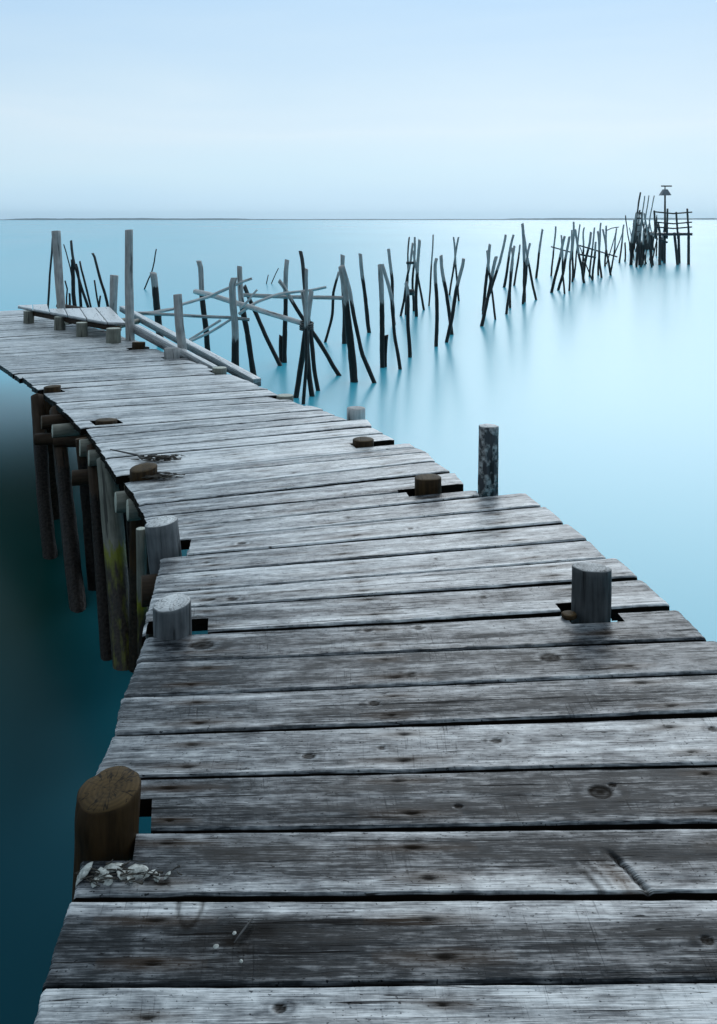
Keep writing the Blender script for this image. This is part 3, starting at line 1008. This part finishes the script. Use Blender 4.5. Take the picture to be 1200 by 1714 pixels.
def build_stakes():
    G1 = 'stakes by the broken rail'
    S = stake
    # behind the sloping planks and the broken rail
    S([(256, 457), (262, 512), (270, 577)], 11.5, 'stout grey post in the water behind the long sloping plank', w2=12, group=G1)
    S([(333, 437), (338, 490), (351, 612)], 8.5, 'leaning stake with grey top carrying the left end of the thick rail pole', group=G1)
    S([(392.5, 465), (393, 550), (393, 640)], 10.5, 'upright stake split down its grey face, second in from the left along the rail', group=G1, tide=-.35)
    S([(401, 446), (406, 500), (423, 630)], 8.8, 'stake leaning right just behind the split upright stake', group=G1)
    S([(409, 479), (437, 545), (468, 612)], 6.5, 'thin black stake slanting down right to the short stub', mat=M_DARK, group=G1)
    S([(480.5, 435), (478.5, 510), (476, 607)], 7.5, 'straight upright stake with pale top and a short stub at its foot', group=G1)
    S([(470, 562), (470, 606)], 6.5, 'short black stub at the foot of the straight upright stake', mat=M_DARK, group=G1)
    S([(467, 470), (515, 545), (567, 629)], 6.5, 'stake slanting down right behind the tied bundle of stakes', group=G1, tide=.15)
    G2 = 'bundle of stakes tied together'
    S([(503, 421), (510, 480), (518, 550), (531, 636)], 6.5, 'tall black stake rising highest out of the tied bundle', mat=M_DARK, group=G2, w2=7, base=12.3)
    S([(521, 487), (512, 545), (495, 671)], 8.5, 'broad grey-topped stake of the bundle with its foot farthest left', group=G2, tide=-.1, base=11.8)
    S([(507, 487), (511, 548), (525, 667)], 8, 'grey-topped stake of the bundle with its foot in the middle right', group=G2, tide=-.1, base=11.9)
    S([(513, 450), (512, 550), (510, 679)], 5.5, 'thin upright stake in the centre of the bundle', group=G2, tide=.0, base=11.4)
    G3 = 'stakes standing past the rail'
    S([(567, 455), (559, 490), (556, 530), (544, 573)], 4.2, 'thin bowed stake curving down left past the end of the rail', group=G3, tide=TIDE + .15)
    S([(573.5, 427), (575, 500), (578, 575)], 7, 'upright stake half hidden behind the thickest stake at the rail end', group=G3)
    S([(571, 446), (580, 510), (590, 580), (596, 639)], 9.5, 'thickest black-footed stake at the right end of the rail', group=G3, w2=14)
    S([(574, 446), (586, 490), (607, 592), (612, 604), (626, 641)], 6, 'crooked stake with a kink near the water beside the thickest stake', group=G3, w2=7)
    S([(603, 425), (609, 475), (618, 557)], 6, 'lone stake leaning left between the rail end and the forked pair', group=G3)
    S([(636.5, 443), (639, 505), (639.5, 615)], 8, 'stake of the touching pair standing upright with a stub at its side', group=G3, w2=9)
    S([(646.5, 561), (646, 614)], 6.5, 'short black stub pressed against the upright stake of the pair', mat=M_DARK, group=G3)
    S([(640, 443), (656, 509), (662, 570), (670, 618)], 5.5, 'stake of the touching pair slanting down to the right', group=G3)
    S([(650.5, 417), (656, 472), (660.5, 543)], 5, 'slim stake standing just behind the touching pair', group=G3)
    G4 = 'stakes in the middle of the row'
    S([(685, 397), (683.5, 450), (679, 527)], 2.6, 'thinnest dark stake at the left of the cross-braced group', mat=M_DARK, group=G4)
    S([(691, 407), (683, 455), (671, 529)], 3.6, 'stake of the cross-braced group with its foot farthest left', group=G4)
    S([(694, 397), (693, 437), (691, 521)], 3.4, 'slim upright stake in the middle of the cross-braced group', group=G4)
    S([(702, 402), (699, 450), (695.5, 530)], 5, 'thickest stake of the cross-braced group, leaning a little right at the top', group=G4)
    S([(692, 420), (699, 460), (709.5, 519)], 3.6, 'stake of the cross-braced group slanting down right with its foot farthest right', group=G4)
    S([(679, 473), (682, 530), (685, 598)], 6, 'low stake with blunt pale top in front of the cross-braced group', group=G4)
    S([(725, 393), (722, 442), (718, 512)], 2.6, 'lone very thin stake right of the cross-braced group', group=G4)
    S([(730.5, 433), (731, 580)], 5.6, 'straight upright stake left of the crossed pair', group=G4)
    S([(738, 428), (747, 490), (756, 560)], 5.6, 'near crossed stake leaning to the left at its top', group=G4)
    S([(776, 433), (762, 500), (746, 573)], 5.6, 'near crossed stake leaning to the right at its top', group=G4)
    S([(759, 397), (763, 450), (767, 504)], 3, 'thin far crossed stake with its top to the left', group=G4)
    S([(767.5, 397), (760, 440), (751.5, 494)], 3, 'thin far crossed stake with its top to the right', group=G4)
    S([(820, 409), (815, 460), (810, 520)], 5, 'stake with blunt top at the left of the four-stake cluster', group=G4)
    S([(815, 419.5), (821, 470), (829, 535)], 3.3, 'thin stake slanting down right through the four-stake cluster', group=G4)
    S([(830.5, 430), (819, 490), (805, 546)], 5.6, 'thickest and lowest stake of the four-stake cluster', group=G4)
    S([(846.5, 393), (836, 440), (825, 470), (809, 526)], 4.2, 'tallest stake of the four-stake cluster, leaning far right', group=G4)
    G5 = 'stakes in the right half of the row'
    S([(859.5, 393), (852, 435), (843.5, 481)], 4, 'tallest of the four dark stakes left of the open V', group=G5)
    S([(861, 412), (854, 470), (846.5, 526)], 4, 'nearest slanting stake of the four left of the open V', group=G5)
    S([(856.5, 415), (855, 516)], 3.6, 'upright stake touching the nearest slanting one left of the open V', group=G5)
    S([(870, 410), (866, 440), (860, 478)], 3.2, 'smallest stake farthest right of the four left of the open V', group=G5)
    S([(874, 374.5), (876, 440), (877, 506)], 4.6, 'tall upright stake of the open V of three', group=G5)
    S([(887, 407), (881, 455), (874, 509)], 3.8, 'short stake leaning right within the open V of three', group=G5)
    S([(877, 393), (886, 450), (897, 502)], 3.6, 'stake of the open V slanting down to the right', group=G5)
    S([(908, 384), (903, 425), (897, 466)], 3.6, 'lone stake between the open V and the dense thicket', group=G5)
    # the dense thicket
    TH = [
        ([(930, 379), (925, 420), (922, 462)], 2.8), ([(945, 396), (935, 440), (924, 490)], 4.4), ([(939.5, 394), (942, 445), (944, 492)], 3.0),
        ([(953, 396), (945, 440), (935, 486)], 4.2), ([(957, 385), (955, 440), (953, 487)], 3.2), ([(960, 371.5), (959, 420), (958, 472)], 3.4),
        ([(963, 384), (970, 430), (979, 474)], 3.8), ([(970.5, 375.5), (966, 420), (961, 465)], 2.6), ([(977.5, 381), (976, 420), (974, 457)], 2.8),
        ([(989, 389), (983, 425), (976, 466)], 4.0), ([(969, 410), (980, 440), (991, 470)], 1.9), ([(995, 381), (991, 420), (986, 463)], 2.8),
        ([(997, 405), (995, 435), (992, 468)], 3.4), ([(1005.5, 373), (1003, 420), (1001, 461)], 3.0), ([(1000.5, 387), (1003, 425), (1006, 465)], 3.4),
        ([(1009, 384), (1015, 420), (1022.5, 461)], 3.2), ([(1014.5, 378), (1013, 446)], 3.0), ([(1032, 382), (1028, 420), (1022, 460)], 2.6),
        ([(1032, 384), (1025, 412), (1015, 442)], 1.7), ([(1044, 376), (1041, 405), (1037, 440)], 2.7), ([(1043, 386), (1035, 410), (1026, 432)], 1.7),
    ]
    TH.sort(key=lambda t: t[0][0][0])
    for i, (px_, w) in enumerate(TH):
        dx = px_[0][0] - px_[-1][0]
        how = 'leaning right' if dx > 4 else ('leaning left' if dx < -4 else 'near upright')
        th_ = 'thin' if w < 2.9 else 'sturdy'
        S(px_, w, f'{th_} stake {how}, {ORD[i]} top from the left in the dense thicket', group='stakes of the dense thicket', rough=.06)
    S([(1046, 406), (1046.5, 438)], 2.6, 'short forked dark stub between the thicket and the far pier', mat=M_DARK, group='stakes of the dense thicket')

    # left group, far behind the landing
    GL = 'stakes far behind the landing'
    LB = 23.5
    S([(88, 398), (84, 440), (81, 510)], 3.2, 'curved dark stake at the left edge behind the leaning tall post', mat=M_DARK, group=GL, base=LB)
    S([(106.5, 409), (113, 425), (119, 450), (124, 512)], 1.8, 'thinnest twig-like stake at the left of the group behind the landing', mat=M_DARK, group=GL, base=LB)
    S([(119, 403), (125, 440), (135, 478), (147, 514)], 4, 'tallest stake of the group behind the landing, bent to the left', mat=M_DARK, group=GL, base=LB)
    S([(121.5, 434), (121.5, 455), (126.5, 516)], 6, 'thick grey-topped stake of the group behind the landing', group=GL, base=LB, tide=TIDE + .3)
    S([(127, 442), (131, 470), (136, 514)], 4.2, 'stake tucked between the thick grey-topped one and the bent one', mat=M_DARK, group=GL, base=LB)
    S([(133.5, 437.5), (142, 475), (152, 514)], 3.2, 'slim straight stake leaning left, right of the bent tallest one', mat=M_DARK, group=GL, base=LB)
    S([(155, 424), (166.5, 460), (180.5, 514)], 4.2, 'long dark stake leaning left, rightmost of the group behind the landing', mat=M_DARK, group=GL, base=LB)
    S([(158, 469), (166, 514)], 3, 'shorter dark stake left of the rightmost long one', mat=M_DARK, group=GL, base=LB)
    S([(168, 495), (167.5, 514)], 3, 'tiny stub at the foot of the rightmost leaning stakes', mat=M_DARK, group=GL, base=LB)
    S([(116.5, 491), (116, 516)], 3.2, 'low black stub left of the thick grey-topped stake', mat=M_DARK, group=GL, base=LB)
    S([(109, 470), (113, 482), (111, 490), (112, 514)], 2.6, 'low crooked stub right beside the leaning tall post', mat=M_DARK, group=GL, base=LB)
    S([(261.5, 417), (259, 440), (254, 456), (247, 468), (242, 484)], 2.2, 'lone bent twig in open water behind the stout grey post', mat=M_DARK, group=GL)
    S([(449, 460), (447, 475)], 1.4, 'shorter of two tiny twigs in open water above the rail', mat=M_DARK, group='tiny twigs in open water')
    S([(466, 449), (460, 460), (454, 475)], 1.6, 'longer slanting one of two tiny twigs in open water', mat=M_DARK, group='tiny twigs in open water')

    # the broken rail: poles and branches lashed across the stakes
    GR = 'rails and branches lashed to the stakes'

    def rail(pix, w, Y, label, mat=M_PALE, knob=.1, name='rail_pole', w2=None, cat='pole'):
        if not isinstance(Y, (list, tuple)): Y = [Y] * len(pix)
        pts = [at_depth(x, y, q) for (x, y), q in zip(pix, Y)]
        w2 = w2 or w
        rr = [(w + (w2 - w) * i / (len(pix) - 1)) / 2 / F * q for i, q in enumerate(Y)]
        o_ = tube(name, pts, rr, mat, None, seg=12, rough=knob, step=.06, jog=.012)
        return tag(o_, label, cat, GR)
    rail([(327, 488), (360, 496), (430, 518), (506, 541)], 9, [14.2, 13.6, 12.8, 12.0], 'thick pale pole sloping down right to the tied bundle')
    rail([(224, 524), (250, 524), (291, 517), (306, 509), (349, 497), (385, 481), (405, 472), (422, 466)], 5, [12.6, 12.8, 13, 13.1, 13.3, 13.2, 13.1, 13.1],
         'long knotty branch rising right across the left stakes', knob=.25, name='rail_branch', w2=4.5, cat='branch')
    rail([(222, 524), (291, 527), (340, 530), (384, 531.5), (418, 535)], 5.5, [12.3, 12.6, 13, 13, 13], 'low level pole, pale at left and dark at right, behind the cracked post', mat=M_STAKE)
    rail([(317, 569), (345, 551), (369, 536)], 4.6, 13.3, 'left one of two short sticks sloping up right below the level pole', knob=.2, name='rail_branch', cat='branch')
    rail([(319, 571), (352, 556), (387, 534)], 4.6, 13.1, 'right one of two short sticks sloping up right below the level pole', knob=.2, name='rail_branch', cat='branch')
    rail([(400, 526), (416, 514), (430, 506), (452, 497), (472, 491), (502, 488), (522, 486), (546, 481)], 5.5, 13.0, 'knotty branch rising right from the split stake to the bundle', knob=.25,
         name='rail_branch', w2=4.5, cat='branch')
    rail([(400, 493.5), (480, 497), (540, 498), (582, 499)], 6.5, [13.7, 14.1, 13.4, 13.2], 'level rail pole ending at the thickest stake', mat=M_STAKE)
    rail([(402, 517), (416, 503), (424, 492), (430, 485)], 3.5, 12.85, 'short forked twig crossing the knotty branch', knob=.25, name='rail_branch', cat='branch')
    # lashing where the bundle is tied
    pts = []
    cc = at_depth(513, 546, 11.75)
    for i in range(46):
        th_ = i / 46 * 2 * math.pi * 3.5
        pts.append(cc + Vector((.085 * math.cos(th_), .17 * math.sin(th_), -.05 + .1 * i / 46)))
    o_ = tube('rope_lashing', pts, [.013] * len(pts), M_DARK, None, seg=8, step=.03)
    tag(o_, 'dark rope wound round the waist of the tied bundle', 'rope')
    # bars of the cross-braced group
    rail([(680, 440), (693, 440)], 4.6, 21.3, 'upper short cross bar on the cross-braced group', mat=M_DARK, name='cross_bar', cat='bar')
    rail([(681, 489), (693, 489)], 10, 21.3, 'lower thick cross block on the cross-braced group', mat=M_DARK, name='cross_bar', cat='bar')
    rail([(922, 413), (940, 418), (958, 423)], 2.2, 31, 'thin rail at the left end of the dense thicket', mat=M_DARK)
    rail([(967, 410), (1000, 420), (1033, 430)], 2.4, 35, 'long thin rail sloping right through the dense thicket', mat=M_DARK)
    rail([(971, 426), (997, 431)], 3, 34, 'short lower rail in the middle of the dense thicket', mat=M_DARK)
    rail([(1015, 386), (1024, 382), (1036, 380)], 1.6, 38, 'slack thin branch joining two tops at the right of the thicket', mat=M_DARK)


# ------------------------------------------------------------------ far pier on the right
def build_far_pier():
    Y = 46.0
    pm = F / Y

    def P(x, y, dY=0.0): return at_depth(x, y, Y + dY)
    root = empty('fishing_pier', P(1130, 389))
    root.location.z = WZ
    tag(root, 'distant rickety fishing pier on thin legs with a pole railing', 'pier')
    zt = P(0, 390).z
    x0 = P(1102, 389).x
    # deck
    a = (x0, Y - .1, zt); b_ = (x0 + 1.9, Y + .4, zt); c = (x0, Y + 1.7, zt); d = (x0 + 1.9, Y + 2.1, zt)
    board('deck', [a, b_, c, d], .14, M_PLANK, root, 91, .3, .3)
    rng = random.Random(11)
    for i in range(3):
        X = x0 + .1 + i * .8
        for dy in (0.05, 1.5):
            yy = Y + dy + (X - x0) * .217
            tube('leg', [(X, yy, zt + .02), (X + rng.uniform(-.25, .25), yy, WZ - .4)], [.07, .08], M_DARK, root, seg=8, step=.3)
    for i in range(4):
        X = x0 - .15 + i * .62
        if True:
            yy = Y + (X - x0) * .217
            tube('railing_post', [(X + rng.uniform(-.12, .12), yy, P(0, 355).z + rng.uniform(-.1, .25)), (X, yy, zt - .3)], [.05, .055], M_DARK, root, seg=8, step=.3)
    for yy_ in (356, 373, 381):
        z = P(0, yy_).z
        X0, X1 = x0 - .2, x0 + 1.85
        tube('rail', [(X0, Y - .1, z + .04), ((X0 + X1) / 2, Y + .15, z - .05), (X1, Y + .36, z + .03)], [.036] * 3, M_DARK, root, seg=8, step=.5)
    tube('brace', [P(1103, 400, -.1), P(1117, 406, -.1)], [.05, .05], M_DARK, root, seg=8)

    # lamp post on the pier
    lr = empty('lamp_post', P(1113, 389, .5))
    tag(lr, 'thin lamp post with small peaked hood on the far pier', 'lamp')
    X, z0_, Yl = P(1113, 0, .5).x, P(0, 388, .5).z, Y + .5
    tube('mast', [(X, Yl, P(0, 326, .5).z), (X, Yl, z0_)], [.045, .06], M_DARK, lr, seg=10, step=.3)
    zr = P(0, 327, .5).z
    ap = P(0, 317, .5).z
    vs = [(X - .25, Yl - .25, zr), (X + .25, Yl - .25, zr), (X + .25, Yl + .25, zr), (X - .25, Yl + .25, zr),
          (X - .1, Yl - .1, ap), (X + .1, Yl - .1, ap), (X + .1, Yl + .1, ap), (X - .1, Yl + .1, ap)]
    fs = [(0, 1, 5, 4), (1, 2, 6, 5), (2, 3, 7, 6), (3, 0, 4, 7), (4, 5, 6, 7), (3, 2, 1, 0)]
    link_mesh('hood', vs, fs, plain_material('lamp_hood', (.12, .13, .15), (.22, .23, .25), 5, .6), lr, smooth_shade=False)
    zb = P(0, 311.5, .5).z
    tube('finial', [(X, Yl, zb + .02), (X, Yl, ap - .02)], [.03, .03], M_DARK, lr, seg=8, step=.1)
    tube('cross_arm', [(X - .2, Yl, zb), (X + .35, Yl, zb)], [.035, .035], M_DARK, lr, seg=8, step=.1)

    # tall poles
    GT = 'tall thin poles rising from the far pier'
    for (a, m_, b_, lab, w) in (((1072, 322), (1066, 360), (1057, 447), 'tallest dark pole at the left of four above the far pier', 2.6),
                         ((1079, 328), (1074, 360), (1063, 447), 'second of the four tall poles above the far pier', 2.0),
                         ((1086, 327.5), (1080, 365), (1071, 447), 'third of the four tall poles above the far pier', 1.9),
                         ((1095, 327.5), (1088, 365), (1079, 447), 'rightmost of the four tall poles above the far pier', 1.9)):
        stake([a, m_, b_], w, lab, group=GT, cat='pole', name='tall_pole', mat=M_DARK if w > 2.3 else M_STAKE, base=Y)
    # ladder-like frame
    lad = empty('ladder', P(1065, 440))
    tag(lad, 'ladder-like frame of two posts and rungs left of the far pier', 'ladder')
    tube('side_rail', [P(1065, 357), P(1058, 405), P(1054, 452)], [.055] * 3, M_STAKE, lad, seg=8, step=.3, wet=tide_wet())
    tube('side_rail', [P(1075.5, 355), P(1073, 380), P(1069, 452)], [.05] * 3, M_STAKE, lad, seg=8, step=.3, wet=tide_wet())
    for y in (356.5, 365.5, 377, 388):
        t = (y - 356) / 96
        tube('rung', [P(1064.5 - 10 * t, y), P(1075.5 - 6 * t, y - .4)], [.032, .032], M_DARK, lad, seg=8, step=.2)
    # the tangle of stakes round the pier head
    rng = random.Random(23)
    n = 0
    for i in range(36):
        xb = rng.uniform(1054, 1112)
        yb = rng.choice((rng.uniform(416, 425), rng.uniform(430, 448)))
        if xb > 1098: yb = rng.uniform(425, 440)
        if yb > 432 and 1056 > xb: xb += 8
        ht = rng.uniform(35, 66)
        ln = rng.choice((-1, 1)) * rng.uniform(0, 12)
        x_t = min(1113, xb + ln)
        stake([(x_t, yb - ht), ((x_t + xb) / 2 + rng.uniform(-1, 1), yb - ht / 2), (xb, yb)], rng.uniform(1.8, 3.4),
              'thin stake in the tangled bunch at the head of the far pier', group='tangled stakes at the far pier', rough=.06, mat=M_DARK if i % 3 else M_STAKE)
    for (a, b_, w) in (((1090, 412), (1098, 425), 0),):
        pass
    stake([(1053.5, 381), (1057, 400), (1061, 436)], 1.6, 'thin stake leaning left, outermost on the left of the far pier', group='tangled stakes at the far pier')


# ------------------------------------------------------------------ small things lying on the boards
def build_small():
    def shell(x, y, size, ang, tiltx, label, z=0.0):
        p = on_deck(x, y)
        rng = random.Random(int(x * 13 + y))
        nu, nv = 18, 9
        V, Fc = [], []
        for i in range(nv + 1):
            ph = i / nv
            for j in range(nu):
                th_ = 2 * math.pi * j / nu
                r = size * ph * (1 + .22 * N(math.cos(th_) * 1.5 + x, math.sin(th_) * 1.5, y) + .16 * math.cos(th_) + .05 * math.cos(th_ * 9))
                hh = size * .42 * (1 - ph ** 2) * (1 + .12 * math.sin(th_ * 9) * ph) + size * .05
                V.append((r * math.cos(th_) * 1.35, r * math.sin(th_), hh))
        for i in range(nv):
            for j in range(nu):
                k_ = (j + 1) % nu
                Fc.append((i * nu + j, (i + 1) * nu + j, (i + 1) * nu + k_, i * nu + k_))
        # thickness: an inner skin
        base = len(V)
        for (a, b_, c) in V[:base]: V.append((a * .93, b_ * .93, c - size * .07))
        Fc += [tuple(base + q for q in f[::-1]) for f in Fc]
        for j in range(nu):
            k_ = (j + 1) % nu
            Fc.append((nv * nu + j, base + nv * nu + j, base + nv * nu + k_, nv * nu + k_))
        o = link_mesh('shell', V, Fc, M_SHELL)
        o.location = (p.x, p.y, z + .002)
        o.rotation_euler = (tiltx, 0, ang)
        tag(o, label, 'shell', 'broken shells on the boards')
    G = 'pale broken shell in the heap against the foot of the brown post'
    rng = random.Random(4)
    heap = [(140, 1466, .020, 'largest pale shell at the left of the heap below the brown post'),
            (172, 1468, .014, None), (186, 1456, .017, 'upright bright shell in the middle of the heap below the brown post'),
            (178, 1474, .011, None), (205, 1463, .012, None), (230, 1462, .016, 'bright shell at the right of the heap below the brown post'),
            (248, 1468, .012, None), (262, 1470, .009, None), (158, 1478, .009, None), (218, 1472, .009, None), (240, 1458, .010, None), (281, 1466, .008, None)]
    for (x, y, s, lab) in heap:
        shell(x, y, s, rng.uniform(0, 6.28), rng.uniform(-.9, .9), lab or G)
    shell(361, 1586, .0042, .4, .3, 'small white shell chip beside the dark stain on the nearest board')
    shell(392, 1564, .0036, 1.2, .2, 'shell chip next to the thin splinter on the nearest board')
    shell(404, 1611, .003, 2.2, -.2, 'tiny shell chip lowest on the nearest board')
    # pale lump of rope-worn styrofoam-like shell cluster hanging at the board's end
    def weed(name, cx, cy, n, spread, ln, seed, label, w=.0022, lift=.012):
        rng_ = random.Random(seed)
        c = on_deck(cx, cy)
        V, Fc = [], []
        for i in range(n):
            p = c + Vector((rng_.gauss(0, spread), rng_.gauss(0, spread * .45), .004 + rng_.random() * lift))
            a = rng_.uniform(-.5, .5) + (math.pi if rng_.random() < .5 else 0)
            m_ = 6
            rad = w * rng_.uniform(.6, 1.6)
            bend = rng_.uniform(-4, 4)
            base = len(V)
            for q in range(m_ + 1):
                t = q / m_
                a2 = a + bend * t * .3
                if q: p = p + Vector((math.cos(a2), math.sin(a2) * .7, (lift * .6) * math.sin(t * 3.0 + i) * .3)) * (ln * rng_.uniform(.7, 1.2) / m_)
                p.z = max(.003, p.z)
                r = rad * (1 - .7 * t)
                sd = Vector((-math.sin(a2), math.cos(a2), 0))
                V += [p + sd * r, p + Vector((0, 0, r)), p - sd * r, p - Vector((0, 0, r * .6))]
            for q in range(m_):
                for e in range(4):
                    f = (e + 1) % 4
                    Fc.append((base + q * 4 + e, base + q * 4 + f, base + q * 4 + 4 + f, base + q * 4 + 4 + e))
        o = link_mesh(name, V, Fc, M_WEED)
        tag(o, label, 'seaweed', 'dried seaweed on the boards')
    weed('seaweed_clump', 268, 771, 130, .045, .045, 3, 'dark dried seaweed clump behind the low brown stump', .0035, .022)
    weed('seaweed_clump', 262, 801, 110, .050, .045, 5, 'dark dried seaweed clump in front of the low brown stump', .0035, .02)
    weed('seaweed_clump', 205, 1470, 44, .05, .028, 9, 'dark shreds of weed among the shells below the brown post', .0022, .010)
    # thin sticks
    p = [on_deck(185, 756), on_deck(215, 762), on_deck(232, 766), on_deck(238, 772)]
    for q in p: q.z = .012
    o = tube('stick', p, [.004, .005, .006, .006], M_DARK, None, seg=8, rough=.2, step=.04)
    tag(o, 'thin dark stick lying on the boards by the low brown stump', 'stick')
    p = [on_deck(424, 1541), on_deck(408, 1562), on_deck(392, 1583)]
    for q in p: q.z = .006
    o = tube('splinter', p, [.001, .003, .0008], M_DARK, None, seg=6, rough=.3, step=.02)
    tag(o, 'thin dark splinter lying on the nearest board', 'splinter')
    c = on_deck(953, 1033)
    o = tube('wood_chip', [c + Vector((0, 0, .012)), c + Vector((0, 0, .001))], [.024, .025], M_BROWN, None, seg=20, rough=.15, step=.01)
    tag(o, 'small round wood chip left of the tall post in its square notch', 'wood chip')


# ------------------------------------------------------------------ sky, sun, camera
HAZE = 0.00011
SUN_EL, SUN_AZ = math.radians(28), math.radians(16)
WATER_A, WATER_B, WATER_SHADE = (0.05, 0.46, 0.62), (0.06, 0.50, 0.66), (0.003, 0.055, 0.078)  # third tint holds the shade painted beside the pier
WATER_IOR = 1.45


def build_world():
    w = bpy.data.worlds.new('World')
    scene.world = w
    w.use_nodes = True
    nt = w.node_tree
    for n in list(nt.nodes): nt.nodes.remove(n)
    k = NB(nt)
    out = nt.nodes.new('ShaderNodeOutputWorld')
    bg = nt.nodes.new('ShaderNodeBackground')
    k.link(bg.outputs[0], out.inputs[0])
    bg.inputs[1].default_value = 0.1
    sky = nt.nodes.new('ShaderNodeTexSky')
    sky.sky_type = 'NISHITA'
    sky.sun_disc = False
    sky.sun_elevation = SUN_EL
    sky.sun_rotation = SUN_AZ
    tc = nt.nodes.new('ShaderNodeTexCoord')
    sep = nt.nodes.new('ShaderNodeSeparateXYZ')
    k.link(tc.outputs['Generated'], sep.inputs[0])
    z = sep.outputs[2]
    st = k.noise(k.vmul(tc.outputs['Generated'], (2.2, 2.2, 16)), 1, 4, 0.5, 0.4)
    zz = k.math('MULTIPLY_ADD', k.math('SUBTRACT', st, .5), .11, z)
    # overcast veil: colour by height above the horizon (x10, the background runs at 0.1)
    cloud = k.ramp(k.maprange(zz, -0.02, 0.98), [
        (0.0, (.56, .80, 1.0)), (0.03, (.57, .81, 1.0)), (0.075, (.63, .85, 1.0)), (0.125, (.71, .875, 1.0)), (0.165, (.64, .83, .985)),
        (0.255, (.51, .74, .98)), (0.40, (.66, .88, 1.04)), (0.70, (.72, .90, 1.03)), (1.0, (.68, .81, .92))])
    # brighter ahead (+Y) and to the right than behind the viewer
    az = k.math('MULTIPLY_ADD', sep.outputs[1], .30, .70, clamp=True)
    az = k.math('MULTIPLY_ADD', sep.outputs[0], .05, az)
    cl = k.mix(1.0, cloud, az, 'MULTIPLY')
    sc_ = k.mix(1.0, cl, (10, 10, 10), 'MULTIPLY')
    mx = k.mix(0.96, sky.outputs[0], sc_)
    k.link(mx, bg.inputs[0])

    ld = bpy.data.lights.new('sun', 'SUN')
    ld.energy = 0.75
    ld.angle = math.radians(42)
    ld.color = (1.0, .99, .975)
    lo = bpy.data.objects.new('sun', ld)
    COL.objects.link(lo)
    # sun direction to match the sky: rotation measured from +Y clockwise
    dx, dy, dz = math.sin(SUN_AZ) * math.cos(SUN_EL), math.cos(SUN_AZ) * math.cos(SUN_EL), math.sin(SUN_EL)
    lo.rotation_euler = Vector((dx, dy, dz)).to_track_quat('Z', 'Y').to_euler()


def build_camera():
    cd = bpy.data.cameras.new('camera')
    cd.sensor_fit = 'HORIZONTAL'
    cd.sensor_width = 36
    cd.lens = F / 1200 * 36
    cd.shift_y = -(857 - HY) / 1200
    cd.clip_start = .05
    cd.clip_end = 40000
    co = bpy.data.objects.new('camera', cd)
    co.location = (0, 0, HC)
    co.rotation_euler = (math.radians(90), 0, 0)
    COL.objects.link(co)
    scene.camera = co


build_setting()
build_haze()
build_boardwalk()
build_landing()
build_mooring()
build_stakes()
build_far_pier()
build_small()
build_world()
build_camera()
vs_ = scene.view_settings
vs_.view_transform = 'Standard'
vs_.look = 'None'
vs_.exposure = 0
vs_.gamma = 1
scene.cycles.use_denoising = True
scene.cycles.max_bounces = 6
